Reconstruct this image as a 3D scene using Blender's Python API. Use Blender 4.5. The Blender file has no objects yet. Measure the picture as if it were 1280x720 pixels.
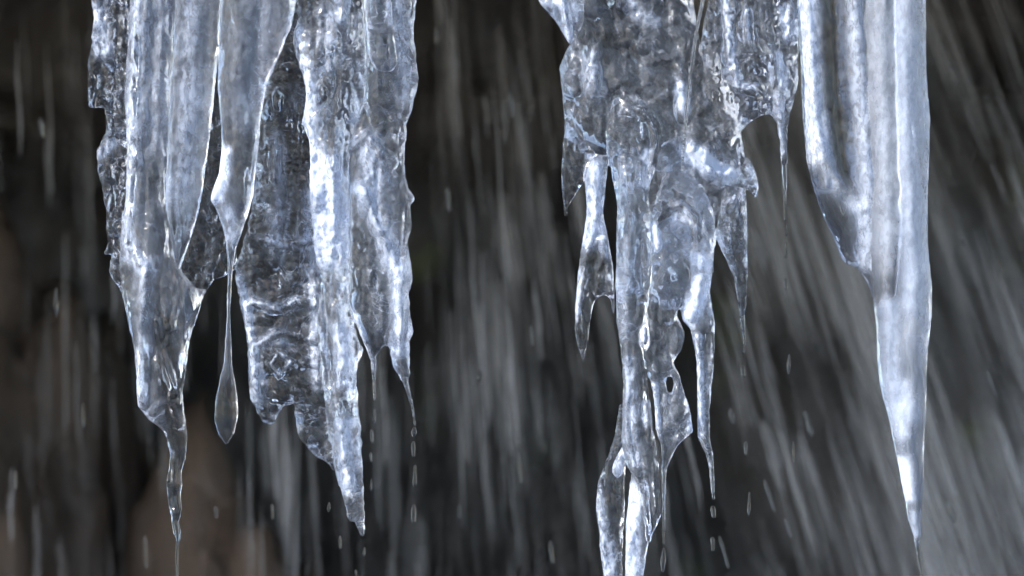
import bpy, math, random
import numpy as np
from mathutils import Vector, noise
from mathutils.geometry import delaunay_2d_cdt

random.seed(7); np.random.seed(7)
S = bpy.context.scene
COL = S.collection
CAM_D = 5.0            # metres from the camera to the plane the ice hangs in
ZC = 2.0               # camera height
MM = 0.001             # one photo pixel (1280 wide) is one millimetre in that plane

def world_xz(px, py, y):
    k = (CAM_D + y) / CAM_D * MM
    return (px - 640) * k, ZC + (360 - py) * k

# ------------------------------------------------------------------ node helpers
def new_mat(name):
    m = bpy.data.materials.new(name); m.use_nodes = True
    nt = m.node_tree; nt.nodes.clear()
    out = nt.nodes.new('ShaderNodeOutputMaterial')
    def N(t, **kw):
        n = nt.nodes.new(t)
        for k, v in kw.items():
            if k in n.inputs.keys() if hasattr(n.inputs, 'keys') else False: n.inputs[k].default_value = v
            else: setattr(n, k, v)
        return n
    def Lk(a, b): nt.links.new(a, b)
    return m, nt, out, N, Lk

def ramp(N, p0, p1, c0=0.0, c1=1.0):
    r = N('ShaderNodeMapRange'); r.clamp = True; r.interpolation_type = 'SMOOTHSTEP'
    r.inputs['From Min'].default_value = p0; r.inputs['From Max'].default_value = p1
    r.inputs['To Min'].default_value = c0; r.inputs['To Max'].default_value = c1
    return r

def noise_tex(N, Lk, coord, scale, detail=4, rough=0.55, stretch=(1, 1, 1), dist=0.0):
    mp = N('ShaderNodeMapping'); mp.inputs['Scale'].default_value = stretch
    if coord.node.type == 'TEX_COORD': mp.inputs['Rotation'].default_value = (0.55, 0.4, 0.65)     # turned off the lattice of the noise
    Lk(coord, mp.inputs['Vector'])
    t = N('ShaderNodeTexNoise'); t.inputs['Scale'].default_value = scale
    t.inputs['Detail'].default_value = detail; t.inputs['Roughness'].default_value = rough
    t.inputs['Distortion'].default_value = dist
    Lk(mp.outputs['Vector'], t.inputs['Vector'])
    return t

def mathn(N, Lk, op, a, b=None, clamp=False):
    n = N('ShaderNodeMath'); n.operation = op; n.use_clamp = clamp
    for i, v in enumerate((a, b)):
        if v is None: continue
        if isinstance(v, (int, float)): n.inputs[i].default_value = v
        else: Lk(v, n.inputs[i])
    return n.outputs[0]

# ------------------------------------------------------------------ ice
def make_ice(name, frost_glint_gain=1.0, base_cloud=0.06, rough=(0.0, 0.16), bump_fine=0.5, bump_big=0.5, tint=(0.895, 0.937, 1.0), vein=0.3, crease=0.3, mottle=1.0):
    m, nt, out, N, Lk = new_mat(name)
    co = N('ShaderNodeTexCoord').outputs['Object']
    at = N('ShaderNodeAttribute'); at.attribute_name = 'frost_glint'
    big = noise_tex(N, Lk, co, 26, 4, 0.55, (1, 1, 0.35), 0.6)
    fine = noise_tex(N, Lk, co, 150, 5, 0.65, (1, 1, 0.55), 0.3)
    grain = noise_tex(N, Lk, co, 520, 3, 0.6)
    patch = noise_tex(N, Lk, co, 17, 5, 0.6, (1, 1, 0.4), 0.8)
    # trapped air bubbles
    vor = N('ShaderNodeTexVoronoi'); vor.inputs['Scale'].default_value = 190; vor.inputs['Randomness'].default_value = 1
    Lk(co, vor.inputs['Vector'])
    bub = ramp(N, 0.05, 0.22, 1, 0); Lk(vor.outputs['Distance'], bub.inputs[0])
    bmask = ramp(N, 0.54, 0.68); Lk(patch.outputs['Fac'], bmask.inputs[0])
    bubbles = mathn(N, Lk, 'MULTIPLY', bub.outputs[0], bmask.outputs[0])
    # white filigree: seams and cracks frozen into the ice, thin contour lines of two noises
    vsrc = noise_tex(N, Lk, co, 34, 5, 0.62, (1, 1, 0.8), 1.2)
    v0 = mathn(N, Lk, 'ABSOLUTE', mathn(N, Lk, 'SUBTRACT', vsrc.outputs['Fac'], 0.5))
    vl = ramp(N, 0.0, 0.016, 1, 0); Lk(v0, vl.inputs[0])
    vm = ramp(N, 0.47, 0.60); Lk(patch.outputs['Fac'], vm.inputs[0])
    veins = mathn(N, Lk, 'MULTIPLY', vl.outputs[0], vm.outputs[0])
    rid = N('ShaderNodeTexNoise'); rid.noise_type = 'RIDGED_MULTIFRACTAL'; rid.inputs['Scale'].default_value = 38; rid.inputs['Detail'].default_value = 4
    rid.inputs['Roughness'].default_value = 0.45
    rmp = N('ShaderNodeMapping'); rmp.inputs['Scale'].default_value = (1, 1, 0.3); rmp.inputs['Rotation'].default_value = (0.5, 0.45, 0.7); Lk(co, rmp.inputs['Vector']); Lk(rmp.outputs[0], rid.inputs['Vector'])
    # cloudiness: bubbly ice together with the painted highlight bands
    fr = mathn(N, Lk, 'MULTIPLY', at.outputs['Fac'], frost_glint_gain)
    fn = ramp(N, 0.38, 0.62, 0.8 - 0.5 * mottle, 0.8 + 0.5 * mottle); Lk(fine.outputs['Fac'], fn.inputs[0])
    fr = mathn(N, Lk, 'MULTIPLY', fr, fn.outputs[0])
    pc = ramp(N, 0.45, 0.75, 0.0, base_cloud * 1.6); Lk(patch.outputs['Fac'], pc.inputs[0])
    cl = mathn(N, Lk, 'ADD', fr, pc.outputs[0])
    cl = mathn(N, Lk, 'ADD', cl, base_cloud * 0.7)
    cl = mathn(N, Lk, 'ADD', cl, mathn(N, Lk, 'MULTIPLY', bubbles, 0.35))
    cl = mathn(N, Lk, 'ADD', cl, mathn(N, Lk, 'MULTIPLY', veins, vein))
    cl = mathn(N, Lk, 'MINIMUM', mathn(N, Lk, 'MAXIMUM', cl, 0.0), 0.88)
    # bumps
    b1 = N('ShaderNodeBump'); b1.inputs['Strength'].default_value = bump_big; b1.inputs['Distance'].default_value = 0.012
    Lk(big.outputs['Fac'], b1.inputs['Height'])
    b0 = N('ShaderNodeBump'); b0.inputs['Strength'].default_value = crease; b0.inputs['Distance'].default_value = 0.004
    Lk(rid.outputs['Fac'], b0.inputs['Height']); Lk(b0.outputs['Normal'], b1.inputs['Normal'])
    fs = ramp(N, 0.42, 0.6, 0.25 * bump_fine, 1.5 * bump_fine); Lk(patch.outputs['Fac'], fs.inputs[0])
    b2 = N('ShaderNodeBump'); Lk(fs.outputs[0], b2.inputs['Strength']); b2.inputs['Distance'].default_value = 0.0022
    Lk(fine.outputs['Fac'], b2.inputs['Height']); Lk(b1.outputs['Normal'], b2.inputs['Normal'])
    b3 = N('ShaderNodeBump'); b3.inputs['Strength'].default_value = 0.15; b3.inputs['Distance'].default_value = 0.0006
    Lk(grain.outputs['Fac'], b3.inputs['Height']); Lk(b2.outputs['Normal'], b3.inputs['Normal'])
    nrm = b3.outputs['Normal']
    rg = ramp(N, 0.4, 0.72, rough[0], rough[1]); Lk(patch.outputs['Fac'], rg.inputs[0])
    rsum = mathn(N, Lk, 'ADD', rg.outputs[0], mathn(N, Lk, 'MULTIPLY', mathn(N, Lk, 'MAXIMUM', at.outputs['Fac'], 0.0), 0.22))
    gl = N('ShaderNodeBsdfPrincipled')
    gl.inputs['Base Color'].default_value = (*tint, 1); gl.inputs['Transmission Weight'].default_value = 1
    gl.inputs['IOR'].default_value = 1.31
    Lk(rsum, gl.inputs['Roughness']); Lk(nrm, gl.inputs['Normal'])
    df = N('ShaderNodeBsdfDiffuse'); df.inputs['Color'].default_value = (0.71, 0.795, 0.98, 1); Lk(nrm, df.inputs['Normal'])
    tr = N('ShaderNodeBsdfTranslucent'); tr.inputs['Color'].default_value = (0.71, 0.795, 0.98, 1); Lk(nrm, tr.inputs['Normal'])
    mx = N('ShaderNodeMixShader'); mx.inputs[0].default_value = 0.4; Lk(df.outputs[0], mx.inputs[1]); Lk(tr.outputs[0], mx.inputs[2])
    m2 = N('ShaderNodeMixShader'); Lk(cl, m2.inputs[0]); Lk(gl.outputs[0], m2.inputs[1]); Lk(mx.outputs[0], m2.inputs[2])
    Lk(m2.outputs[0], out.inputs['Surface'])
    return m

ICE_CLEAR = make_ice('clear_ice', 1.3, 0.012, (0.0, 0.04), 0.4, 0.22, vein=0.55, crease=0.35)
ICE_GREY = make_ice('grey_ice', 1.35, 0.055, (0.02, 0.14), 0.25, 0.12, vein=0.2, crease=0.16)
ICE_LUMP = make_ice('lumpy_grey_ice', 1.45, 0.042, (0.01, 0.12), 0.28, 0.13, vein=0.3, crease=0.22)
ICE_WHITE = make_ice('bubbly_ice', 1.4, 0.045, (0.01, 0.10), 0.38, 0.16, vein=0.35, crease=0.3)
ICE_SMOOTH = make_ice('smooth_bluish_ice', 1.0, 0.11, (0.02, 0.14), 0.07, 0.05, vein=0.05, crease=0.03, mottle=0.35)
ICE_LOBE = make_ice('clear_smooth_ice', 1.3, 0.03, (0.01, 0.08), 0.22, 0.08, vein=0.2, crease=0.08, mottle=0.7)

def make_water():
    m, nt, out, N, Lk = new_mat('dripping_water')
    g = N('ShaderNodeBsdfPrincipled'); g.inputs['Transmission Weight'].default_value = 1
    g.inputs['IOR'].default_value = 1.33; g.inputs['Roughness'].default_value = 0.01
    Lk(g.outputs[0], out.inputs['Surface'])
    return m
WATER = make_water()

# ------------------------------------------------------------------ solid from a traced outline
def resample(pts, step):
    pts = np.array(pts, float)
    d = np.hypot(*(pts[1:] - pts[:-1]).T); s = np.concatenate([[0], np.cumsum(d)])
    n = max(2, int(round(s[-1] / step)) + 1)
    t = np.linspace(0, s[-1], n)
    return np.stack([np.interp(t, s, pts[:, 0]), np.interp(t, s, pts[:, 1])], 1)

def smooth_line(p, it):
    p = p.copy()
    for _ in range(it):
        q = p.copy(); q[1:-1] = 0.25 * p[:-2] + 0.5 * p[1:-1] + 0.25 * p[2:]; p = q
    return p

def inside_grid(poly, xs, zs):
    m = np.zeros((len(zs), len(xs)), bool)
    x0, y0 = poly[:, 0], poly[:, 1]; x1, y1 = np.roll(x0, -1), np.roll(y0, -1)
    for i, z in enumerate(zs):
        c = ((y0 <= z) & (y1 > z)) | ((y1 <= z) & (y0 > z))
        if not c.any(): continue
        xc = np.sort(x0[c] + (z - y0[c]) / (y1[c] - y0[c]) * (x1[c] - x0[c]))
        m[i] = (np.searchsorted(xc, xs) % 2) == 1
    return m

def poisson(mask, h):
    u = np.zeros(mask.shape)
    # coarse start then relax
    rows = mask.sum(1).max()
    it = int(min(4500, max(200, 1.3 * (rows / 2) ** 2 + 200)))
    f = h * h
    par = (np.add.outer(np.arange(mask.shape[0]), np.arange(mask.shape[1])) % 2)
    A = mask & (par == 0); B = mask & (par == 1)
    w = 2 / (1 + math.pi / max(6, rows))          # SOR
    it = int(min(900, 8 * rows + 80))
    for _ in range(it):
        for M in (A, B):
            s = np.zeros_like(u)
            s[1:-1, 1:-1] = 0.25 * (u[:-2, 1:-1] + u[2:, 1:-1] + u[1:-1, :-2] + u[1:-1, 2:] + f)
            u = np.where(M, u + w * (s - u), u)
    return np.maximum(u, 0)

def seg_dist(P, line):
    line = np.array(line, float); best = np.full(len(P), 1e9)
    for a, b in zip(line[:-1], line[1:]):
        ab = b - a; t = np.clip(((P - a) @ ab) / max(1e-9, ab @ ab), 0, 1)
        best = np.minimum(best, np.hypot(*(P - a - t[:, None] * ab).T))
    return best

def vnoise(P, sx, sz, seed, octv=3):
    out = np.empty(len(P))
    for i, (x, z) in enumerate(P):
        a = x / sx; b = z / sz
        out[i] = noise.fractal(Vector((0.80 * a - 0.42 * b + seed, 0.36 * a + 0.85 * b, 0.48 * a - 0.32 * b + seed * 1.7)), 0.7, 2.1, octv)
    return out

def ice_body(name, L, R, parent, mat, y=0.0, k=0.75, ridges=(), frost_glint=(), flute=(0, 12, 90), lump=(0, 26, 30),
             crust=(0, 6, 8), ripple=0.0, jag=0.0, step=2.6, smooth=1, seed=0, maxh=1e9, bend=0.0, label=None, frost_all=0.0, cat=None, group=None, holes=()):
    """L and R: the two traced edges in photo pixels from the root down to the tip."""
    l = smooth_line(resample(L, step), smooth); r = smooth_line(resample(R, step), smooth)
    poly = np.concatenate([l, r[::-1]])
    # drop doubled points
    keep = [0]
    for i in range(1, len(poly)):
        if np.hypot(*(poly[i] - poly[keep[-1]])) > step * 0.45: keep.append(i)
    if np.hypot(*(poly[keep[-1]] - poly[0])) < step * 0.45: keep.pop()
    poly = poly[keep]
    if jag > 0:
        t = np.roll(poly, -1, 0) - np.roll(poly, 1, 0); t /= np.maximum(1e-6, np.hypot(*t.T))[:, None]
        nn = np.stack([t[:, 1], -t[:, 0]], 1)
        poly = poly + nn * (vnoise(poly, 9, 9, seed + 50.3, 3) * jag)[:, None]
    g = 1.5 if (poly[:, 0].max() - poly[:, 0].min()) < 60 else 2.0
    xs = np.arange(poly[:, 0].min() - 3 * g, poly[:, 0].max() + 3 * g, g)
    zs = np.arange(poly[:, 1].min() - 3 * g, poly[:, 1].max() + 3 * g, g)
    mask = inside_grid(poly, xs, zs)
    hp = [smooth_line(resample(list(q) + [q[0]], step), 1)[:-1] for q in holes]
    for q in hp: mask &= ~inside_grid(q, xs, zs)
    u = poisson(mask, g)
    # interior points
    pts = []
    row = 0; z = poly[:, 1].min()
    while z < poly[:, 1].max():
        x = poly[:, 0].min() + (row % 2) * step / 2
        pts.append(np.stack([np.arange(x, poly[:, 0].max(), step), np.full(len(np.arange(x, poly[:, 0].max(), step)), z)], 1))
        z += step * 0.87; row += 1
    pts = np.concatenate(pts); pts += np.random.uniform(-0.25, 0.25, pts.shape)
    def samp(P):
        fx = np.clip((P[:, 0] - xs[0]) / g, 0, len(xs) - 1.001); fz = np.clip((P[:, 1] - zs[0]) / g, 0, len(zs) - 1.001)
        i = fx.astype(int); j = fz.astype(int); a = fx - i; b = fz - j
        return (u[j, i] * (1 - a) + u[j, i + 1] * a) * (1 - b) + (u[j + 1, i] * (1 - a) + u[j + 1, i + 1] * a) * b
    pu = samp(pts)
    i = np.clip(np.rint((pts[:, 0] - xs[0]) / g).astype(int), 0, len(xs) - 1); j = np.clip(np.rint((pts[:, 1] - zs[0]) / g).astype(int), 0, len(zs) - 1)
    pts = pts[mask[j, i] & (pu > (step * 0.45) ** 2 * 0.9)]
    d = np.full(len(pts), 1e9)
    ring = list(range(len(poly))); hedge = []
    for q in hp:
        m0 = len(poly); hedge += [(m0 + i, m0 + (i + 1) % len(q)) for i in range(len(q))]; poly = np.concatenate([poly, q])
    nb = len(poly)
    for c in range(0, len(pts), 4000):
        dd = np.hypot(pts[c:c+4000, None, 0] - poly[None, :, 0], pts[c:c+4000, None, 1] - poly[None, :, 1])
        d[c:c+4000] = dd.min(1)
    ok = d > step * 0.55
    pts = pts[ok]; d = d[ok]
    allp = np.concatenate([poly, pts])
    res = delaunay_2d_cdt([Vector(p) for p in allp], hedge, [ring], 1, 1e-5)
    V = np.array([[v.x, v.y] for v in res[0]]); F = [f for f in res[2]]
    for q in hp:
        F = [f for f in F if not inside_grid(q, np.array([V[list(f), 0].mean()]), np.array([V[list(f), 1].mean()]))[0, 0]]
    # boundary edges of the result
    ec = {}
    for f in F:
        for a, b in zip(f, list(f[1:]) + [f[0]]):
            e = (min(a, b), max(a, b)); ec[e] = ec.get(e, 0) + 1
    bset = set()
    for e, c in ec.items():
        if c == 1: bset.update(e)
    isb = np.zeros(len(V), bool); isb[list(bset)] = True
    h = k * np.sqrt(2 * np.maximum(samp(V), 0)); h = np.where(isb, 0, np.maximum(h, 0.5))
    h = maxh * np.tanh(h / maxh) if maxh < 1e8 else h
    fall = np.clip(h / 7.0, 0, 1)
    front = np.zeros(len(V)); back = np.zeros(len(V))
    if flute[0]:
        front += flute[0] * vnoise(V, flute[1], flute[2], seed + 1.7, 3); back += flute[0] * vnoise(V, flute[1], flute[2], seed + 9.1, 3)
    if lump[0]:
        front += lump[0] * vnoise(V, lump[1], lump[2], seed + 3.3, 3); back += lump[0] * vnoise(V, lump[1], lump[2], seed + 14.9, 3)
    if crust[0]:
        front += crust[0] * vnoise(V, crust[1], crust[2], seed + 5.5, 3); back += crust[0] * vnoise(V, crust[1], crust[2], seed + 19.5, 3)
    if ripple:
        ph = V[:, 1] / 1.9 + 2.5 * vnoise(V, 30, 30, seed + 31.1, 2) + V[:, 0] * 0.03
        front += ripple * np.sin(ph); back += ripple * np.sin(ph * 0.9 + 1)
    for (line, w, a) in ridges:
        q = np.exp(-(seg_dist(V, line) / w) ** 2) * a
        front += q; back += 0.35 * q
    fro = np.full(len(V), float(frost_all))  # ice whiteness: bubbly zones, plus ridge reflections and bright highlights painted in
    for (line, w, a) in frost_glint:
        fro += np.exp(-(seg_dist(V, line) / w) ** 2) * a
    hf = np.maximum(h + front * fall, np.minimum(h, 0.6)); hb = np.maximum(h + back * fall, np.minimum(h, 0.6))
    bd = bend * vnoise(V, 60, 110, seed + 40.4, 2)
    verts = []; idf = {}; idb = {}; fv = []
    kk = (CAM_D + y) / CAM_D * MM
    if parent is not None: org = parent.location.copy()
    else:
        ox, oz = world_xz(float(V[:, 0].mean()), float(poly[:, 1].min()), y); org = Vector((ox, y, oz))
    px0, py0, pz0 = org
    for n in range(len(V)):
        x, z = world_xz(V[n, 0], V[n, 1], y); x -= px0; z -= pz0
        yy = y - py0 + bd[n] * kk
        idf[n] = len(verts); verts.append((x, yy - hf[n] * kk, z)); fv.append(fro[n])
        if isb[n]: idb[n] = idf[n]
        else:
            idb[n] = len(verts); verts.append((x, yy + hb[n] * kk, z)); fv.append(fro[n])
    faces = []
    for f in F:
        faces.append([idf[a] for a in f]); faces.append([idb[a] for a in reversed(f)])
    me = bpy.data.meshes.new(name); me.from_pydata(verts, [], faces); me.validate()
    # photo z runs downwards: make normals point outwards
    me.update()
    import bmesh
    bm = bmesh.new(); bm.from_mesh(me); bmesh.ops.recalc_face_normals(bm, faces=bm.faces); bm.to_mesh(me); bm.free()
    a = me.attributes.new('frost_glint', 'FLOAT', 'POINT')
    if len(me.vertices) == len(fv): a.data.foreach_set('value', np.clip(fv, -0.5, 1.2).astype(np.float32))
    me.polygons.foreach_set('use_smooth', [True] * len(me.polygons))
    o = bpy.data.objects.new(name, me); COL.objects.link(o); me.materials.append(mat); o.parent = parent
    if parent is None: o.location = org
    if label: o['label'] = label
    if cat: o['category'] = cat
    if group: o['group'] = group
    return o

def fuse(objs, voxel=1.5 * MM, smooth=3, wob=0.8):
    """Freeze overlapping bodies together: one skin over their union, cut back into the same objects along the joints."""
    from mathutils.kdtree import KDTree
    verts = []; faces = []; own = []; fro = []; offs = []
    for n, o in enumerate(objs):
        off = (o.parent.location if o.parent else o.location).copy(); offs.append(off)
        b = len(verts); me = o.data
        verts += [v.co + off for v in me.vertices]; faces += [[b + i for i in p.vertices] for p in me.polygons]
        f = np.empty(len(me.vertices), np.float32); me.attributes['frost_glint'].data.foreach_get('value', f)
        own += [n] * len(me.vertices); fro += list(f)
    kd = KDTree(len(verts))
    for i, v in enumerate(verts): kd.insert(v, i)
    kd.balance()
    tm = bpy.data.meshes.new('union'); tm.from_pydata(verts, [], faces)
    to = bpy.data.objects.new('union', tm); COL.objects.link(to)
    r = to.modifiers.new('r', 'REMESH'); r.mode = 'VOXEL'; r.voxel_size = voxel
    dg = bpy.context.evaluated_depsgraph_get(); dg.update()
    um = bpy.data.meshes.new_from_object(to.evaluated_get(dg))
    bpy.data.objects.remove(to); bpy.data.meshes.remove(tm)
    # Taubin smoothing: takes the voxel steps out without thinning the tips
    nv = len(um.vertices); P = np.empty(nv * 3); um.vertices.foreach_get('co', P); P = P.reshape(-1, 3)
    E = np.empty(len(um.edges) * 2, np.int32); um.edges.foreach_get('vertices', E); E = E.reshape(-1, 2)
    deg = np.maximum(1, np.bincount(E.ravel(), minlength=nv))[:, None]
    for it in range(smooth):
        for lam in (0.55, -0.57):
            acc = np.stack([np.bincount(E[:, 0], P[E[:, 1], q], nv) + np.bincount(E[:, 1], P[E[:, 0], q], nv) for q in range(3)], 1)
            P = P + lam * (acc / deg - P)
    um.vertices.foreach_set('co', P.ravel())
    vown = np.empty(nv, int); vf = np.empty(nv, np.float32)
    um.update(); nr = [v.normal.copy() for v in um.vertices]
    for i, v in enumerate(um.vertices):
        hit = kd.find_n(v.co, 3)
        vown[i] = own[hit[0][1]]; vf[i] = sum(fro[h[1]] for h in hit) / len(hit)
        if wob:
            c = v.co
            d = wob * MM * noise.fractal(Vector((c.x / 0.021, c.y / 0.021, c.z / 0.045)), 0.8, 2.1, 3)
            v.co = c + nr[i] * d
    um.update()
    nr = np.array([v.normal[:] for v in um.vertices]); co = np.array([v.co[:] for v in um.vertices])
    fa = [tuple(p.vertices) for p in um.polygons]
    fown = np.array([np.bincount(vown[list(f)], minlength=len(objs)).argmax() for f in fa])
    for n, o in enumerate(objs):
        sel = [fa[i] for i in np.nonzero(fown == n)[0]]
        ids = sorted({a for f in sel for a in f}); mp = {a: i for i, a in enumerate(ids)}
        me = bpy.data.meshes.new(o.data.name); mat = o.data.materials[0]
        me.from_pydata([tuple(co[a] - np.array(offs[n])) for a in ids], [], [[mp[a] for a in f] for f in sel])
        me.polygons.foreach_set('use_smooth', [True] * len(me.polygons))
        a = me.attributes.new('frost_glint', 'FLOAT', 'POINT'); a.data.foreach_set('value', vf[ids])
        me.update(); me.normals_split_custom_set_from_vertices([tuple(nr[a]) for a in ids])
        old = o.data; o.data = me; bpy.data.meshes.remove(old); me.materials.append(mat)
    bpy.data.meshes.remove(um)

def thing(name, label, cat, loc=(0, 0, 0), group=None):
    o = bpy.data.objects.new(name, None); COL.objects.link(o); o.location = loc
    o.empty_display_size = 0.05
    o['label'] = label; o['category'] = cat
    if group: o['group'] = group
    return o

TOP = -150
# ================================================================== LEFT CLUSTER
CURTAIN = dict(cat='icicle', group='icicles of the left-hand curtain')
# jagged clear sheet on its outer side
ice_body('icicle', [(116, TOP), (113, 0), (117, 20), (115, 43), (111, 72), (109, 97), (111, 134), (129, 135), (133, 147), (132, 165), (121, 187), (121, 207), (128, 238), (133, 273), (134, 303), (129, 318), (139, 318), (136, 337), (141, 350), (151, 366)],
         [(175, TOP), (172, 0), (170, 80), (168, 150), (168, 220), (166, 280), (164, 330), (158, 362)], None, ICE_CLEAR, y=0.02, k=0.55,
         flute=(5, 9, 40), lump=(6, 16, 22), crust=(1.2, 6, 8), jag=1.6, seed=1, maxh=15,
         ridges=[([(118, 0), (122, 60), (135, 70)], 5, 4), ([(160, 220), (140, 250), (134, 280)], 4, 5), ([(140, 150), (126, 185), (124, 215)], 4, 4)],
         frost_glint=[([(120, 10), (128, 45), (130, 65)], 9, 0.45), ([(125, 195), (140, 180)], 6, 0.35)],
         label='clear jagged sheet of ice with a notched edge, outermost left of the icicle curtain', **CURTAIN)
# long stepped icicle with a crooked tail
px, pz = world_xz(190, TOP, 0)
TC = thing('icicle', 'long grey icicle narrowing to a crooked dark tail, a web of ice on its side', 'icicle', (px, 0, pz), CURTAIN['group'])
ice_body('shaft', [(166, TOP), (163, 0), (159, 60), (155, 120), (159, 180), (157, 250), (150, 300), (149, 330), (152, 368), (157, 387), (162, 413), (168, 437), (170, 467), (170, 487), (172, 507), (180, 518), (190, 528), (203, 537), (208, 547), (212, 570), (207, 603), (210, 627), (213, 645), (214, 663), (220, 673), (221, 690), (220.5, 722), (220.5, 745)],
         [(222, TOP), (220, 0), (216, 60), (213, 150), (213, 230), (216, 300), (228, 340), (245, 360), (258, 362), (252, 376), (244, 400), (238, 422), (235, 440), (232, 470), (228, 490), (230, 515), (234, 547), (233, 573), (227, 590), (229, 603), (226, 618), (228, 637), (224, 652), (227, 668), (224, 687), (222.5, 700), (222.5, 722), (222, 745)], TC, ICE_GREY, y=0.0, k=0.8,
         flute=(3.5, 11, 110), lump=(3.5, 24, 40), crust=(0.15, 9, 10), jag=0.8, seed=2, bend=4,
         ridges=[([(172, -60), (170, 60), (165, 120), (168, 200), (160, 260), (160, 310), (185, 335), (180, 400), (178, 500)], 7, 7), ([(195, 0), (188, 100), (190, 200)], 8, -4), ([(205, 440), (215, 470), (220, 490)], 4, 6),
                 ([(192, 516), (205, 503), (218, 508), (226, 530)], 4, 6), ([(200, 400), (207, 450), (219, 480)], 4, 6), ([(208, 604), (227, 606)], 3, 3), ([(212, 640), (226, 640)], 3, 3), ([(200, 340), (200, 440)], 9, -5)],
         frost_glint=[([(174, -60), (172, 100), (165, 160), (165, 220), (160, 270), (165, 320), (185, 335)], 8, 0.4), ([(175, 440), (174, 505)], 6, 0.45), ([(182, 340), (180, 430)], 6, 0.2), ([(200, 0), (195, 180)], 20, 0.14), ([(222, 540), (217, 600), (219, 660)], 10, -0.4), ([(205, 400), (212, 470), (218, 520)], 8, -0.2)],
         )
# ice web bridging to the next icicle
ice_body('ice_web', [(250, 40), (240, 140), (230, 240), (224, 300), (222, 340), (224, 380), (232, 410), (240, 415)],
         [(292, 40), (294, 140), (290, 230), (288, 280), (294, 300), (297, 335), (283, 345), (266, 350), (256, 368), (246, 400), (241, 414)], TC, ICE_CLEAR, y=0.035, k=0.4,
         flute=(2, 10, 40), lump=(4, 14, 16), crust=(1.2, 5, 6), jag=1.0, seed=3, maxh=14,
         ridges=[([(275, 300), (262, 340), (245, 395)], 4, 5), ([(262, 300), (240, 350)], 4, -4)], )
ice_body('icicle', [(222, TOP), (219, 0), (217, 57), (213, 110), (210, 167), (207, 238), (207, 257), (212, 290), (217, 318), (222, 341)],
         [(282, TOP), (279, 0), (274, 67), (267, 133), (259, 195), (254, 238), (247, 270), (237, 303), (228, 331), (224, 341)], None, ICE_GREY, y=-0.025, k=0.62,
         flute=(1.6, 14, 120), lump=(1.6, 20, 24), crust=(0.15, 9, 10), ripple=0.0, seed=4, bend=4,
         ridges=[([(225, -60), (222, 60), (216, 160), (212, 250), (220, 330)], 5, 2.5), ([(262, 20), (255, 120), (248, 220)], 9, -3)],
         frost_glint=[([(240, -50), (238, 60), (232, 180), (228, 240)], 14, 0.22)], label='smooth frosty grey icicle ending in a plain point, between the crooked-tailed and the teardrop icicles', **CURTAIN)
# smooth column drawn out into a thread and a teardrop
ice_body('icicle', [(277, TOP), (277, 0), (273, 67), (272, 110), (276, 160), (277, 190), (274, 215), (264, 240), (262, 250), (270, 262), (278, 285), (282, 300), (284, 330), (283, 380), (281, 430), (279, 455), (274, 476), (269, 500), (268, 525), (274, 545), (281, 555)],
         [(372, TOP), (370, 0), (364, 35), (349, 70), (334, 105), (326, 150), (321, 200), (317, 245), (306, 280), (296, 310), (291.5, 335), (289, 380), (289, 430), (290, 455), (293, 475), (297, 498), (298, 520), (293, 542), (285, 555)], None, ICE_GREY, y=-0.035, k=0.6,
         flute=(1.6, 16, 140), lump=(1.4, 22, 26), crust=(0.15, 9, 10), ripple=0.0, seed=5, bend=3, step=2.3,
         ridges=[([(300, -60), (302, 60), (308, 160), (303, 250)], 10, 3), ([(335, -40), (325, 60), (312, 150)], 8, -3), ([(281, 195), (274, 235), (268, 248)], 5, 4)],
         frost_glint=[([(281, 190), (279, 215), (270, 245)], 7, 1.1), ([(285, 262), (290, 300)], 7, 0.3), ([(340, -40), (320, 40), (300, 130)], 30, 0.10), ([(283, 495), (284, 550)], 14, -0.35)],
         label='smooth grey icicle drawn out into a thin thread that ends in a hanging teardrop', **CURTAIN)
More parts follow.
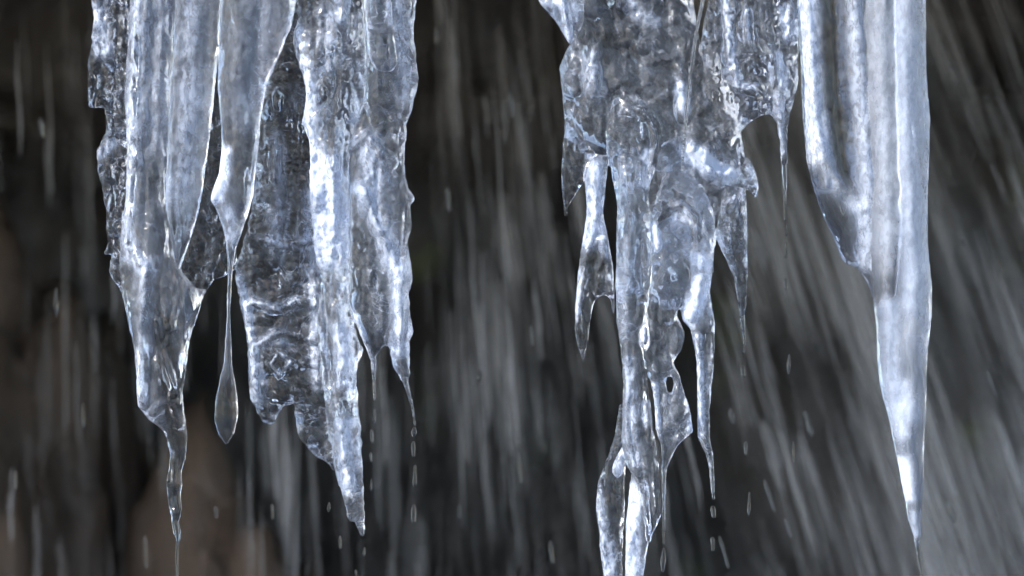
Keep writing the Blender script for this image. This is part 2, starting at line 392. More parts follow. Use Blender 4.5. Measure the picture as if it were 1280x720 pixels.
# dark rippled clear column behind
ice_body('icicle', [(352, TOP), (350, 0), (342, 60), (330, 110), (322, 160), (318, 240), (308, 290), (294, 335), (294, 350), (298, 370), (304, 402), (309, 427), (310, 453), (309, 478), (312, 496), (320, 510), (328, 527), (342, 532), (347, 520), (355, 507), (367, 505), (369, 523), (374, 547), (386, 561), (395, 572), (408, 576), (415, 588)],
         [(420, TOP), (420, 0), (418, 80), (418, 200), (420, 320), (424, 420), (426, 500), (424, 560), (420, 588)], None, ICE_CLEAR, y=0.03, k=0.6,
         flute=(4, 16, 90), lump=(6, 30, 18), crust=(1.1, 8, 8), jag=1.6, seed=6, maxh=34,
         ridges=[([(300, 350), (310, 400), (318, 450), (316, 500)], 6, 6), ([(320, 432), (350, 415), (395, 425)], 5, 9), ([(318, 378), (350, 387), (372, 376), (395, 380)], 5, 8), ([(330, 300), (360, 308), (385, 302)], 5, 7), ([(345, 170), (352, 240), (348, 330)], 7, 6), ([(340, 455), (350, 440), (365, 452), (352, 468), (340, 455)], 3, 6), ([(330, 520), (345, 525)], 4, 4),
                 ([(350, 120), (345, 200), (342, 330)], 5, 4), ([(378, 160), (376, 300)], 4, 3), ([(395, 340), (398, 430), (400, 500)], 6, 5)],
         frost_glint=[([(300, 352), (310, 385), (312, 420)], 7, 0.55), ([(315, 440), (325, 475), (318, 495)], 9, 0.4), ([(385, 240), (388, 330), (398, 400), (396, 480)], 8, 0.3), ([(325, 432), (345, 420), (360, 430)], 7, 0.25), ([(350, 170), (352, 250), (350, 320)], 6, 0.22), ([(318, 378), (350, 387), (372, 376)], 4, 0.35), ([(335, 300), (365, 308), (385, 302)], 4, 0.3), ([(340, 455), (350, 440), (365, 452), (352, 468), (340, 455)], 2.5, 0.5), ([(372, 150), (368, 300)], 8, -0.25), ([(345, 455), (375, 490)], 14, -0.25)],
         label='wide dark clear ice column with a ragged scalloped lower edge, beside the teardrop icicle', **CURTAIN)
# white frothy column with blunt wet tip
ice_body('icicle', [(372, TOP), (369, 0), (372, 20), (366, 47), (370, 70), (380, 100), (383, 123), (378, 153), (387, 177), (388, 197), (387, 238), (389, 273), (395, 327), (402, 350), (396, 400), (398, 440), (404, 490), (410, 540), (418, 588), (428, 621), (433, 642), (437, 653), (443, 650), (447, 660), (451, 669)],
         [(462, TOP), (458, 0), (461, 100), (452, 150), (444, 180), (440, 240), (439, 300), (440, 370), (446, 420), (454, 436), (448, 455), (446, 480), (448, 510), (452, 540), (453, 577), (455, 613), (457, 647), (457, 660), (455, 669)], None, ICE_WHITE, y=-0.02, k=0.75,
         flute=(3.5, 9, 60), lump=(4, 16, 20), crust=(1.5, 5, 6), jag=1.6, seed=7, bend=5,
         ridges=[([(372, 40), (384, 110), (386, 180), (394, 260)], 6, 6), ([(428, 20), (420, 60)], 5, 5), ([(432, 110), (422, 170), (418, 210)], 6, 6), ([(415, 180), (420, 260), (418, 310)], 9, 6), ([(420, 390), (430, 450), (425, 520), (438, 600)], 6, 6), ([(405, 360), (412, 460)], 5, -6)],
         frost_glint=[([(372, 40), (384, 90), (388, 160), (396, 230)], 10, 0.55), ([(405, 210), (412, 270), (412, 315)], 16, 0.75), ([(425, 410), (432, 480)], 6, 0.55), ([(432, 530), (436, 610)], 8, 0.5), ([(424, 0), (428, 25)], 4, 0.6), ([(408, 20), (412, 80)], 12, 0.2)],
         label='white frothy icicle with a blunt wet tip, reaching lowest beside the dark clear column', **CURTAIN)
# right-hand bladed icicle with two tips
px, pz = world_xz(482, TOP, 0)
BC = thing('icicle', 'pale bladed icicle with two thin dripping tips, nearest the middle, rounded tongue on its front', 'icicle', (px, 0, pz), CURTAIN['group'])
ice_body('blade', [(452, TOP), (453, 0), (458, 60), (457, 123), (450, 147), (440, 170), (434, 190), (437, 240), (438, 273), (437, 340), (437, 380), (445, 407), (457, 433), (463, 450), (466, 470), (467, 500)],
         [(522, TOP), (521, 0), (517, 40), (522, 83), (522, 103), (515, 137), (509, 155), (506, 190), (507, 217), (512, 237), (519, 248), (512, 258), (515, 283), (510, 300), (514, 330), (516, 352), (511, 367), (513, 393), (517, 418), (512, 427), (513, 455), (511, 478), (516, 500), (520, 533), (517, 534), (512, 505), (503, 478), (491, 458), (486, 432), (478, 434), (471, 443), (470, 470), (469, 500)], BC, ICE_WHITE, y=-0.03, k=0.62,
         flute=(2.5, 12, 60), lump=(3, 18, 24), crust=(1.0, 5, 6), jag=1.3, seed=8, bend=4, smooth=1, step=2.4,
         ridges=[([(446, 400), (458, 430), (466, 470)], 4, 5), ([(440, 185), (460, 168), (476, 190)], 5, 5), ([(450, 230), (475, 290), (500, 340), (502, 420)], 6, 6), ([(440, 250), (440, 380), (455, 425)], 5, 4), ([(507, 260), (506, 380), (500, 440), (512, 490)], 4, 5), ([(460, 130), (510, 145)], 5, -4)],
         frost_glint=[([(455, 240), (480, 290), (490, 330)], 12, 0.35), ([(440, 390), (455, 425), (464, 460)], 4, 0.5), ([(497, 330), (500, 400), (495, 440)], 7, 0.45), ([(460, 180), (470, 230)], 14, 0.3), ([(500, 0), (505, 120)], 10, 0.2)],
         )
ice_body('ice_tongue', [(454, TOP), (454, 0), (458, 35), (461, 72), (470, 88), (482, 90)],
         [(492, TOP), (489, 0), (491, 25), (494, 50), (497, 80), (491, 90), (484, 90)], BC, ICE_CLEAR, y=-0.062, k=0.5, flute=(2, 10, 50), lump=(1.5, 14, 18), crust=(0.15, 9, 10), seed=9,
         ridges=[([(488, -30), (490, 20), (494, 80)], 4, 4), ([(456, 0), (461, 70)], 3, 3)], frost_glint=[([(489, 5), (491, 25)], 5, 0.8), ([(456, 0), (460, 70)], 3, 0.4)])

def thread(parent, pts, w, y, seed):
    pts = np.array(pts, float); t = np.linspace(0, 1, len(pts)); hw = (w * (1 - 0.35 * t))[:, None] * np.array([[1, 0]])
    return ice_body('water_thread', [tuple(p) for p in pts - hw], [tuple(p) for p in pts + hw], parent, WATER, y=y, k=0.9, seed=seed, step=1.5, flute=(0.3, 6, 12))
def pick(pred): return [o for o in bpy.data.objects if o.type == 'MESH' and pred(o)]
def lab(o): return o.get('label', '')
fuse([o for o in pick(lambda o: True)], 1.4 * MM, 24)
thread(TC, [(219, 650), (222, 668), (221, 690), (221.5, 720), (221, 750)], 2.0, 0.0, 60)
thread(BC, [(505, 470), (510, 490), (516, 510), (519, 534)], 2.0, -0.03, 61)
thread(BC, [(465.5, 455), (467.5, 475), (468, 500)], 1.9, -0.03, 62)
# ================================================================== MIDDLE CLUSTER
px, pz = world_xz(840, 0, 0)
MC = thing('icicle_cluster', 'lumpy mass of clear ice with many crooked teeth, beside the thick smooth icicle', 'icicle cluster', (px, 0, pz))
ice_body('icicle', [(668, TOP), (672, 0), (677, 7), (690, 22), (702, 40), (711, 56)], [(736, TOP), (731, 0), (730, 27), (724, 42), (714, 56)], MC, ICE_WHITE, y=-0.02, k=0.6, flute=(2, 8, 50), crust=(0.8, 5, 5), seed=20,
         ridges=[([(702, 0), (708, 30), (712, 52)], 4, 5)], frost_glint=[([(676, 3), (698, 3)], 4, 0.7), ([(705, 5), (711, 50)], 4, 0.6), ([(718, 0), (718, 20)], 6, 0.3)], label='small fang on the outer shoulder')
# upper mass
ice_body('ice_mass', [(712, TOP), (714, 0), (716, 48), (706, 66), (699, 83), (702, 110), (705, 140), (706, 170), (716, 176), (730, 198), (752, 204), (772, 212), (777, 240), (776, 270), (773, 300), (772, 350), (785, 372)],
         [(864, TOP), (866, 0), (871, 30), (875, 52), (890, 70), (908, 95), (917, 125), (925, 160), (932, 197), (938, 222), (929, 249), (915, 262), (905, 285), (893, 300), (892, 340), (880, 370), (840, 378)], MC, ICE_LUMP, y=0.02, k=0.5, maxh=52,
         flute=(3, 20, 60), lump=(8.5, 36, 40), crust=(0.3, 9, 9), jag=0.8, seed=21, step=2.8,
         ridges=[([(743, 60), (738, 90), (740, 112)], 8, 9), ([(770, 110), (790, 135), (815, 150), (822, 175)], 5, 8), ([(765, 160), (770, 145), (790, 137)], 5, 5), ([(752, 150), (750, 165)], 4, 6), ([(855, 50), (850, 110), (854, 150)], 7, 8), ([(865, 190), (890, 215), (915, 225)], 8, 8),
                 ([(875, 60), (885, 130), (870, 170)], 14, 5), ([(716, 128), (738, 118), (755, 126), (778, 112), (800, 122)], 7, -5), ([(800, 60), (818, 78), (840, 74), (850, 96)], 6, 7), ([(790, 20), (800, 48)], 7, -6), ([(812, 96), (835, 104)], 6, 6), ([(840, 130), (850, 200)], 6, -6), ([(800, 180), (790, 230), (785, 300)], 5, 5), ([(815, 270), (830, 262), (860, 275), (868, 310)], 8, 9), ([(830, 320), (860, 315)], 6, -7), ([(870, 340), (885, 310)], 7, 6)],
         frost_glint=[([(738, 70), (740, 110)], 10, 0.3), ([(785, 0), (800, 20), (815, 28)], 7, 0.3), ([(862, 192), (885, 205), (908, 218)], 12, 0.85), ([(848, 110), (852, 135)], 7, 0.5), ([(815, 285), (820, 310)], 6, 0.5), ([(872, 320), (885, 330)], 8, 0.4), ([(845, 270), (860, 285)], 10, 0.25), ([(815, 200), (835, 210)], 9, 0.25)],
         label='lumpy grey upper body')
# front bulge
ice_body('ice_mass', [(766, 122), (758, 150), (756, 180), (764, 215), (772, 260), (776, 300), (780, 330)], [(796, 118), (818, 138), (826, 165), (822, 200), (812, 235), (800, 275), (792, 310), (786, 330)], MC, ICE_LUMP, y=-0.022, k=0.42, maxh=18,
         flute=(3, 7, 40), lump=(4, 18, 18), crust=(1.0, 5, 6), jag=1.0, seed=22, ridges=[([(797, 135), (815, 155), (820, 180), (812, 215)], 4, 6), ([(783, 300), (785, 275), (797, 262)], 4, 5), ([(790, 200), (788, 260)], 5, 4)],
         frost_glint=[([(808, 190), (800, 230)], 7, 0.3), ([(785, 215), (788, 250)], 6, 0.3)], label='rounded bulge on the front')
ice_body('ice_mass', [(832, 215), (820, 245), (813, 275), (814, 305), (820, 335), (818, 360), (826, 385)], [(858, 212), (880, 235), (893, 268), (895, 305), (890, 340), (880, 370), (858, 388)], MC, ICE_LUMP, y=-0.03, k=0.5, maxh=30,
         flute=(2, 10, 30), lump=(5, 20, 20), jag=1.0, seed=35, ridges=[([(822, 310), (817, 285), (828, 262), (850, 256), (868, 272), (872, 300)], 5, 8), ([(832, 335), (860, 325)], 8, -10), ([(848, 285), (850, 290)], 8, 6), ([(875, 320), (884, 350)], 6, 5), ([(838, 345), (836, 380)], 6, -5)],
         frost_glint=[([(818, 285), (822, 312)], 5, 0.6), ([(862, 318), (880, 335), (880, 365)], 9, 0.5), ([(845, 265), (862, 275)], 9, 0.3), ([(840, 340), (855, 332)], 9, -0.3)], label='round knob of ice')
# open clear fang
ice_body('icicle', [(708, 150), (703, 180), (702, 210), (702, 235), (704, 256), (706, 267)], [(726, 168), (746, 195), (737, 209), (731, 225), (722, 241), (713, 256), (709, 267)], MC, ICE_CLEAR, y=-0.012, k=0.55, flute=(2, 9, 30), lump=(3, 12, 14), crust=(0.15, 9, 10), seed=23,
         ridges=[([(704, 175), (703, 230), (706, 262)], 3, 3), ([(740, 203), (724, 236)], 3, 4)], label='short clear fang with a dark middle')
# long outer tooth
ice_body('icicle', [(732, 190), (731, 220), (733, 260), (728, 305), (722, 343), (718, 386), (718, 411), (722, 433), (728, 452)], [(762, 195), (757, 230), (754, 265), (759, 292), (766, 325), (768, 365), (768, 403), (765, 393), (763, 374), (755, 368), (744, 375), (738, 395), (735, 425), (730, 452)], MC, ICE_WHITE, y=-0.02, k=0.7, flute=(2.5, 8, 40), lump=(3, 14, 18), crust=(1, 5, 5), seed=24, step=2.3,
         ridges=[([(742, 200), (744, 270), (733, 310), (726, 370)], 5, 4), ([(752, 300), (760, 340), (765, 380)], 4, 4), ([(745, 315), (738, 370)], 7, -6)],
         frost_glint=[([(745, 210), (743, 270), (735, 300)], 9, 0.55), ([(725, 340), (720, 400)], 3, 0.4), ([(750, 285), (760, 320)], 4, 0.45), ([(745, 325), (735, 385), (728, 430)], 7, -0.35)], label='hooked outer tooth with a hollow middle')
# left stalk
ice_body('icicle', [(775, 190), (772, 250), (770, 300), (769, 350), (770, 400), (776, 437), (779, 480), (778, 513), (777, 555), (783, 582), (795, 600), (801, 625), (806, 652), (808, 670), (811, 683)], [(808, 200), (812, 260), (816, 340), (812, 400), (808, 450), (812, 500), (818, 545), (824, 580), (826, 613), (827, 647), (820, 660), (815, 671), (813.5, 683)], MC, ICE_LUMP, y=-0.03, k=0.75, flute=(3, 8, 70), lump=(3, 18, 26), crust=(1.1, 5, 6), jag=0.8, seed=25,
         ridges=[([(781, 440), (783, 540), (795, 600), (808, 660)], 4, 5), ([(800, 300), (796, 400), (800, 520)], 5, -4), ([(790, 250), (786, 360)], 5, 4), ([(808, 480), (814, 560), (822, 640)], 4, 5)],
         frost_glint=[([(786, 450), (788, 520), (795, 580)], 6, 0.35), ([(803, 505), (806, 530)], 4, 0.35), ([(780, 300), (782, 420)], 6, 0.12)], label='long grey stalk running down to a wet tip')
# leaf-shaped shard
ice_body('icicle', [(778, 556), (771, 570), (766, 582), (765, 590), (771, 597)], [(781, 560), (781, 580), (778, 592), (773, 597)], MC, ICE_WHITE, y=-0.02, k=0.8, seed=26, step=1.8, frost_all=0.3, label='tiny leaf-shaped shard')
ice_body('icicle', [(774, 505), (768, 545), (757, 575), (750, 595), (747, 610), (746, 640), (750, 687), (755, 720), (762, 780), (764, 800)], [(784, 505), (784, 560), (781, 600), (781, 640), (779, 690), (777, 720), (770, 780), (767, 800)], MC, ICE_CLEAR, y=0.015, k=0.7, flute=(2, 8, 60), lump=(2, 14, 24), crust=(1.2, 4, 5), jag=0.8, seed=27,
         ridges=[([(749, 600), (752, 690), (758, 740)], 4, 4), ([(770, 600), (768, 700)], 5, -3)], frost_glint=[([(749, 620), (756, 690), (762, 760)], 5, 0.45), ([(765, 680), (766, 760)], 5, 0.3)], label='low clear icicle cut off by the lower edge')
ice_body('icicle', [(794, 540), (790, 585), (786, 615), (782, 650), (781, 690), (782, 730), (786, 790), (789, 810)], [(806, 540), (808, 600), (812, 640), (810, 680), (805, 720), (799, 780), (792, 810)], MC, ICE_WHITE, y=-0.02, k=0.75, flute=(2, 8, 60), lump=(2, 14, 24), crust=(1.0, 5, 5), jag=0.6, seed=28,
         frost_glint=[([(794, 610), (790, 660), (792, 740)], 8, 0.75)], label='bright white icicle at the lower edge')
# right-centre ragged plate
ice_body('icicle', [(818, 300), (814, 354), (808, 385), (800, 415), (799, 425), (804, 440), (808, 462), (815, 484), (818, 513), (820, 537), (826, 557), (826, 590), (828, 600), (829, 660)], [(866, 310), (862, 350), (853, 375), (846, 395), (856, 415), (853, 437), (841, 452), (850, 470), (857, 493), (863, 513), (867, 540), (860, 545), (846, 558), (836, 582), (833, 600), (831.5, 660)], MC, ICE_LUMP, y=-0.04, k=0.55, maxh=22, flute=(2, 10, 40), lump=(4, 22, 26), crust=(0.15, 9, 10), jag=0.9, seed=29, step=2.3,
         ridges=[([(803, 415), (802, 430)], 5, 6), ([(836, 410), (834, 428)], 8, -15), ([(816, 470), (822, 540), (828, 570)], 4, 6), ([(838, 545), (858, 530)], 5, -6), ([(835, 475), (838, 490)], 5, -6), ([(845, 500), (850, 515)], 6, 4), ([(830, 360), (835, 330)], 8, 4)],
         frost_glint=[([(803, 415), (803, 430)], 5, 0.5), ([(817, 480), (822, 545)], 4, 0.45), ([(862, 525), (864, 540)], 4, 0.4)], label='ragged twisted plate ending in a water thread', holes=[[(834, 473), (839, 470), (842, 478), (840, 489), (836, 492), (833, 483)]])
# right long tooth
ice_body('icicle', [(862, 290), (858, 340), (850, 385), (853, 401), (863, 410), (868, 435), (871, 470), (871, 510), (872, 547), (883, 570), (887, 590), (888, 613), (890.5, 621)], [(894, 290), (892, 330), (888, 365), (893, 401), (894, 437), (891, 470), (887, 510), (887, 547), (891, 570), (892, 590), (893.5, 612), (892.5, 621)], MC, ICE_WHITE, y=-0.035, k=0.8, flute=(2.5, 8, 50), lump=(3, 16, 22), crust=(0.9, 5, 5), seed=30, step=2.3,
         ridges=[([(875, 350), (862, 395)], 7, 5), ([(872, 420), (876, 520), (884, 565)], 4, 4), ([(883, 420), (880, 540)], 5, -5)],
         frost_glint=[([(876, 355), (868, 385), (862, 400)], 9, 0.95), ([(870, 420), (875, 500), (876, 540)], 4, 0.45)], label='long tapering tooth with a bright upper patch')
# small right tooth with facet
ice_body('icicle', [(905, 230), (900, 262), (893, 296), (908, 325), (917, 346), (923, 383), (926, 411), (929.5, 428)], [(932, 235), (935, 292), (935, 357), (931.5, 393), (931.5, 428)], MC, ICE_CLEAR, y=-0.01, k=0.75, flute=(2, 8, 40), lump=(3, 12, 16), crust=(0.8, 4, 5), seed=31, step=2.2,
         ridges=[([(908, 280), (912, 320), (920, 350), (926, 400)], 3, 5), ([(900, 285), (905, 315)], 4, 4)], frost_glint=[([(898, 292), (906, 312)], 5, 0.4), ([(914, 330), (924, 390)], 3, 0.25)], label='small clear tooth with a pointed facet')
ice_body('ice_nub', [(933, 195), (926, 212), (923, 229), (932, 236), (943, 246)], [(938, 200), (945, 216), (949, 233), (946, 246)], MC, ICE_CLEAR, y=-0.02, k=0.9, lump=(4, 7, 7), crust=(1, 4, 4), seed=32, step=1.8, label='glassy nub')
# upper right, with thin spike
ice_body('icicle', [(888, TOP), (885, 0), (880, 25), (876, 50), (880, 100), (886, 150), (905, 178), (925, 166), (934, 155), (947, 147), (963, 143), (970, 153), (974, 175), (976, 205), (979, 245), (981, 274)], [(1000, TOP), (997, 0), (998, 67), (998, 103), (992, 125), (986, 150), (984, 170), (984, 200), (984, 240), (983, 274)], MC, ICE_WHITE, y=-0.005, k=0.5, maxh=34, flute=(4, 9, 60), lump=(6, 16, 20), crust=(1.6, 5, 6), jag=0.8, seed=33, step=2.4,
         ridges=[([(905, 0), (912, 60), (920, 110)], 5, 7), ([(932, 10), (934, 55)], 4, 6), ([(950, 10), (965, 80), (972, 140), (978, 200)], 5, 8), ([(925, 70), (945, 65), (960, 80)], 5, 6), ([(918, 110), (945, 115)], 5, 7), ([(985, 20), (980, 60)], 6, 5), ([(940, 95), (955, 100)], 7, -7)],
         frost_glint=[([(906, 0), (912, 55), (918, 95)], 5, 0.45), ([(933, 15), (935, 50)], 4, 0.45), ([(970, 70), (978, 105)], 6, 0.5), ([(978, 10), (985, 45)], 8, 0.45), ([(970, 120), (977, 190)], 4, 0.4), ([(920, 105), (940, 112)], 5, 0.35)], label='knotted upper mass drawn into a thin spike')
# thin water rod in front of the mass
ice_body('water_thread', [(875, TOP), (876, 0), (868, 43), (859, 110), (854, 170), (851, 220)], [(880, TOP), (881, 0), (872, 43), (863, 110), (857, 170), (853, 222)], MC, WATER, y=-0.065, k=0.9, seed=34, step=1.7, label='thin straight thread of clear water down the front')

fuse(pick(lambda o: o.parent == MC and o.name.split('.')[0] != 'water_thread'), 1.35 * MM, 18, 1.2)
thread(MC, [(980, 205), (981, 240), (982, 277)], 2.6, -0.005, 63)
thread(MC, [(829.5, 585), (829.5, 620), (830, 664)], 2.4, -0.04, 64)
thread(MC, [(889.5, 575), (891, 600), (892, 624)], 2.4, -0.035, 65)
thread(MC, [(928.5, 395), (930, 412), (930.5, 432)], 2.2, -0.01, 66)
thread(MC, [(706.5, 250), (707.5, 270)], 2.6, -0.012, 67)
# ================================================================== RIGHT ICICLE
px, pz = world_xz(1080, 0, 0)
RC = thing('icicle', 'thick smooth bluish white icicle with long vertical ribs, tapering to one thin tip', 'icicle', (px, 0, pz), None)
ice_body('rib', [(992, TOP), (995, 0), (1000, 67), (1002, 117), (1005, 167), (1008, 200), (1017, 238), (1030, 273), (1042, 297), (1051, 322), (1056, 331), (1070, 333), (1082, 349), (1090, 366), (1096, 395)], [(1126, TOP), (1124, 0), (1126, 80), (1128, 160), (1130, 240), (1126, 310), (1116, 370), (1102, 395)], RC, ICE_LOBE, y=0.0, k=0.72, maxh=45, flute=(1.2, 24, 220), lump=(3, 34, 60), crust=(0, 5, 6), jag=0.5, seed=40, step=2.6, bend=4,
         ridges=[([(1002, -60), (1010, 60), (1016, 150), (1030, 230)], 7, 7), ([(1065, -60), (1070, 60), (1078, 150), (1083, 230), (1083, 330)], 11, 7), ([(1038, -40), (1040, 80), (1048, 180), (1062, 250)], 12, -10), ([(1056, 322), (1068, 330)], 4, 4), ([(1025, 180), (1040, 220), (1075, 262)], 6, 5)],
         frost_glint=[([(1002, -60), (1006, 60), (1012, 150), (1018, 200)], 10, 0.6), ([(1014, 0), (1022, 120), (1035, 230)], 8, 0.28), ([(1062, -60), (1067, 60), (1074, 130), (1082, 220), (1082, 330)], 11, 0.42), ([(1040, 230), (1075, 268)], 8, 0.25), ([(1040, -50), (1042, 90), (1052, 200)], 11, -0.3)], label='outer rib with a clear dark window')
ice_body('rib', [(1072, TOP), (1072, 0), (1076, 100), (1082, 200), (1084, 300), (1090, 365), (1095, 407), (1096, 447), (1099, 478), (1104, 500), (1110, 520), (1117, 553), (1122, 577), (1130, 620), (1135, 650), (1141, 668), (1144, 685), (1147, 700), (1152, 722), (1156, 745)], [(1160, TOP), (1157, 0), (1158, 83), (1163, 150), (1162, 187), (1160, 240), (1160, 307), (1165, 357), (1165, 390), (1160, 440), (1158, 478), (1156, 547), (1154, 613), (1151, 650), (1152, 668), (1147.5, 685), (1149.5, 700), (1154.5, 722), (1158, 745)], RC, ICE_SMOOTH, y=-0.02, k=0.75, maxh=45, flute=(1.2, 24, 240), lump=(2.5, 36, 90), crust=(0, 4.5, 5), jag=0.3, seed=41, step=2.6, bend=3,
         ridges=[([(1100, -60), (1104, 120), (1110, 240), (1108, 350), (1112, 460), (1122, 560)], 16, 6), ([(1116, -60), (1113, 120), (1120, 240), (1124, 330), (1120, 440), (1124, 500)], 11, -4), ([(1130, -40), (1130, 180), (1140, 300), (1140, 420), (1138, 560), (1142, 650)], 15, 6)],
         frost_glint=[([(1100, -60), (1104, 120), (1110, 240), (1108, 330)], 14, 0.22), ([(1127, -40), (1128, 180), (1139, 300), (1139, 380)], 10, 0.24), ([(1112, 380), (1116, 480), (1128, 540)], 9, 0.5), ([(1128, 575), (1134, 620)], 8, 0.95), ([(1130, 480), (1138, 520)], 8, 0.35), ([(1140, -50), (1145, 200), (1148, 420)], 26, 0.22), ([(1095, -50), (1100, 150), (1105, 300)], 22, 0.15), ([(1140, 640), (1145, 668)], 4, 0.5)], label='long smooth inner rib running down to the tip')

fuse(pick(lambda o: o.parent == RC), 1.5 * MM, 22, 0.5)
thread(RC, [(1145, 672), (1147.5, 690), (1151, 710), (1155, 730), (1158, 750)], 2.2, -0.02, 68)
# ================================================================== DRIPS
def slant(px):
    t = min(1, max(0, (px - 430) / 720)); t = t * t * (3 - 2 * t)
    return 0.02 + 0.33 * t
def drop_mesh(r, ln, seed):
    rnd = random.Random(seed); vs = []; fs = []; n = 14; m = 12
    for i in range(n + 1):
        t = i / n; a = math.pi * t
        rr = r * math.sin(a) ** 0.42
        rr *= 1 + 0.16 * math.sin(3.3 * t * math.pi + seed) + 0.08 * math.sin(8 * t + 2 * seed)
        for j in range(m):
            b = 2 * math.pi * j / m
            vs.append((rr * math.cos(b) + 0.3 * r * math.sin(2.5 * t + seed), rr * math.sin(b), ln * math.cos(a)))
    for i in range(n):
        for j in range(m):
            fs.append((i * m + j, (i + 1) * m + j, (i + 1) * m + (j + 1) % m, i * m + (j + 1) % m))
    me = bpy.data.meshes.new('water_drop'); me.from_pydata(vs, [], fs)
    import bmesh
    bm = bmesh.new(); bm.from_mesh(me); bmesh.ops.remove_doubles(bm, verts=bm.verts, dist=1e-6); bmesh.ops.recalc_face_normals(bm, faces=bm.faces); bm.to_mesh(me); bm.free()
    me.polygons.foreach_set('use_smooth', [True] * len(me.polygons)); me.materials.append(WATER)
    return me
DR = [  # column: label, y offset, [(px, py, half width, half length)]
    ('long drop of water falling in line below the curtain\'s left-hand thin tip', 'drops falling below the left thin tip of the curtain', -0.03, [(468, 520, 2.6, 8), (466, 545, 2.6, 9), (465, 571, 2.2, 8), (464, 606, 2, 10)]),
    ('long drop of water falling in line below the curtain\'s curved inner tip', 'drops falling below the curved inner tip of the curtain', -0.03, [(518, 540, 3.2, 8), (518, 561, 3, 8), (518, 595, 3.2, 11), (519, 642, 3.6, 13)]),
    ('small drop falling just below the white frothy icicle', 'drops falling below the white frothy icicle', -0.02, [(412, 634, 2.8, 7), (425, 678, 3, 8), (455, 690, 2.2, 6), (446, 716, 2.4, 5)]),
    ('drop falling in line below the small clear tooth of the lumpy ice', 'drops falling below the small clear tooth', -0.01, [(930, 437, 2.4, 5), (929, 464, 3.6, 9), (932, 560, 2.6, 10), (936, 630, 2.4, 13)]),
    ('drop falling in line below the thin spike next to the thick icicle', 'drops falling below the thin spike', -0.005, [(982, 288, 2.3, 6), (983, 313, 2.4, 9), (983, 355, 2.6, 10), (986, 455, 2.4, 12), (991, 565, 2.2, 12)]),
    ('drop falling in line below the long tooth with the bright patch', 'drops falling below the long tooth', -0.035, [(891.5, 640, 4, 8), (889.5, 680, 2.6, 9)]),
    ('drop falling in line below the ragged plate\'s water thread', 'drops falling below the water thread', -0.04, [(829, 672, 2.4, 8), (829, 700, 3, 13)]),
]
for label, grp, yy, ds in DR:
    for n, (px, py, hw, hl) in enumerate(ds):
        px += random.uniform(-1.2, 1.2); hw *= random.uniform(0.55, 0.95); hl *= random.uniform(0.7, 1.25)
        x, z = world_xz(px, py, yy)
        o = bpy.data.objects.new('water_drop', drop_mesh(hw * MM, hl * MM, px + py)); COL.objects.link(o); o.location = (x, yy, z)
        o['label'] = label; o['category'] = 'water drop'; o['group'] = grp
SC = [(628, 312, .3), (70, 378, .4), (52, 160, .5), (340, 640, .25), (182, 690, .4), (104, 520, .5), (545, 45, .5), (600, 470, .35), (650, 585, .5), (690, 690, .3), (575, 640, .45), (962, 620, .3), (1010, 530, .4), (985, 660, .3),
      (1205, 300, .5), (1240, 480, .45), (1190, 640, .4), (915, 520, .35), (905, 690, .3), (560, 250, .5), (20, 600, .45), (270, 640, .4), (640, 130, .5), (665, 420, .4)]
for n, (px, py, yy) in enumerate(SC):
    x, z = world_xz(px, py, yy)
    o = bpy.data.objects.new('water_drop', drop_mesh((1.6 + (n * 7 % 5) * 0.35) * MM, (8 + (n * 5 % 7) * 2.4) * MM, px + py)); COL.objects.link(o); o.location = (x, yy, z); o.rotation_euler = (0, -math.atan(slant(px)), 0)
    o['label'] = 'stray drop of water falling alone between the ice and the dark rock'; o['category'] = 'water drop'; o['group'] = 'stray drops falling behind the ice'

# ================================================================== SETTING
def tag_struct(o, kind='structure', label=None, cat=None):
    o['kind'] = kind
    if label: o['label'] = label; o['category'] = cat

def rock_mat(name, dark, light, moss=0.0):
    m, nt, out, N, Lk = new_mat(name)
    co = N('ShaderNodeTexCoord').outputs['Object']
    a = noise_tex(N, Lk, co, 1.6, 6, 0.6, (1, 1, 0.7), 0.4); b = noise_tex(N, Lk, co, 9, 6, 0.65, (1, 1, 0.5), 0.3)
    cr = N('ShaderNodeValToRGB'); cr.color_ramp.elements[0].position = 0.38; cr.color_ramp.elements[0].color = (*dark, 1)
    cr.color_ramp.elements[1].position = 0.68; cr.color_ramp.elements[1].color = (*light, 1)
    mixf = mathn(N, Lk, 'ADD', mathn(N, Lk, 'MULTIPLY', a.outputs['Fac'], 0.6), mathn(N, Lk, 'MULTIPLY', b.outputs['Fac'], 0.4))
    Lk(mixf, cr.inputs[0])
    col = cr.outputs[0]
    if moss:
        mm = noise_tex(N, Lk, co, 4.2, 4, 0.6); mr = ramp(N, 0.60, 0.70, 0, moss); Lk(mm.outputs['Fac'], mr.inputs[0])
        mx = N('ShaderNodeMixRGB'); Lk(mr.outputs[0], mx.inputs[0]); Lk(col, mx.inputs[1]); mx.inputs[2].default_value = (0.045, 0.055, 0.012, 1); col = mx.outputs[0]
    p = N('ShaderNodeBsdfPrincipled'); Lk(col, p.inputs['Base Color'])
    rr = ramp(N, 0.35, 0.65, 0.35, 0.75); Lk(b.outputs['Fac'], rr.inputs[0]); Lk(rr.outputs[0], p.inputs['Roughness'])
    bp = N('ShaderNodeBump'); bp.inputs['Strength'].default_value = 0.8; bp.inputs['Distance'].default_value = 0.05
    Lk(b.outputs['Fac'], bp.inputs['Height']); Lk(bp.outputs['Normal'], p.inputs['Normal'])
    Lk(p.outputs[0], out.inputs['Surface'])
    return m

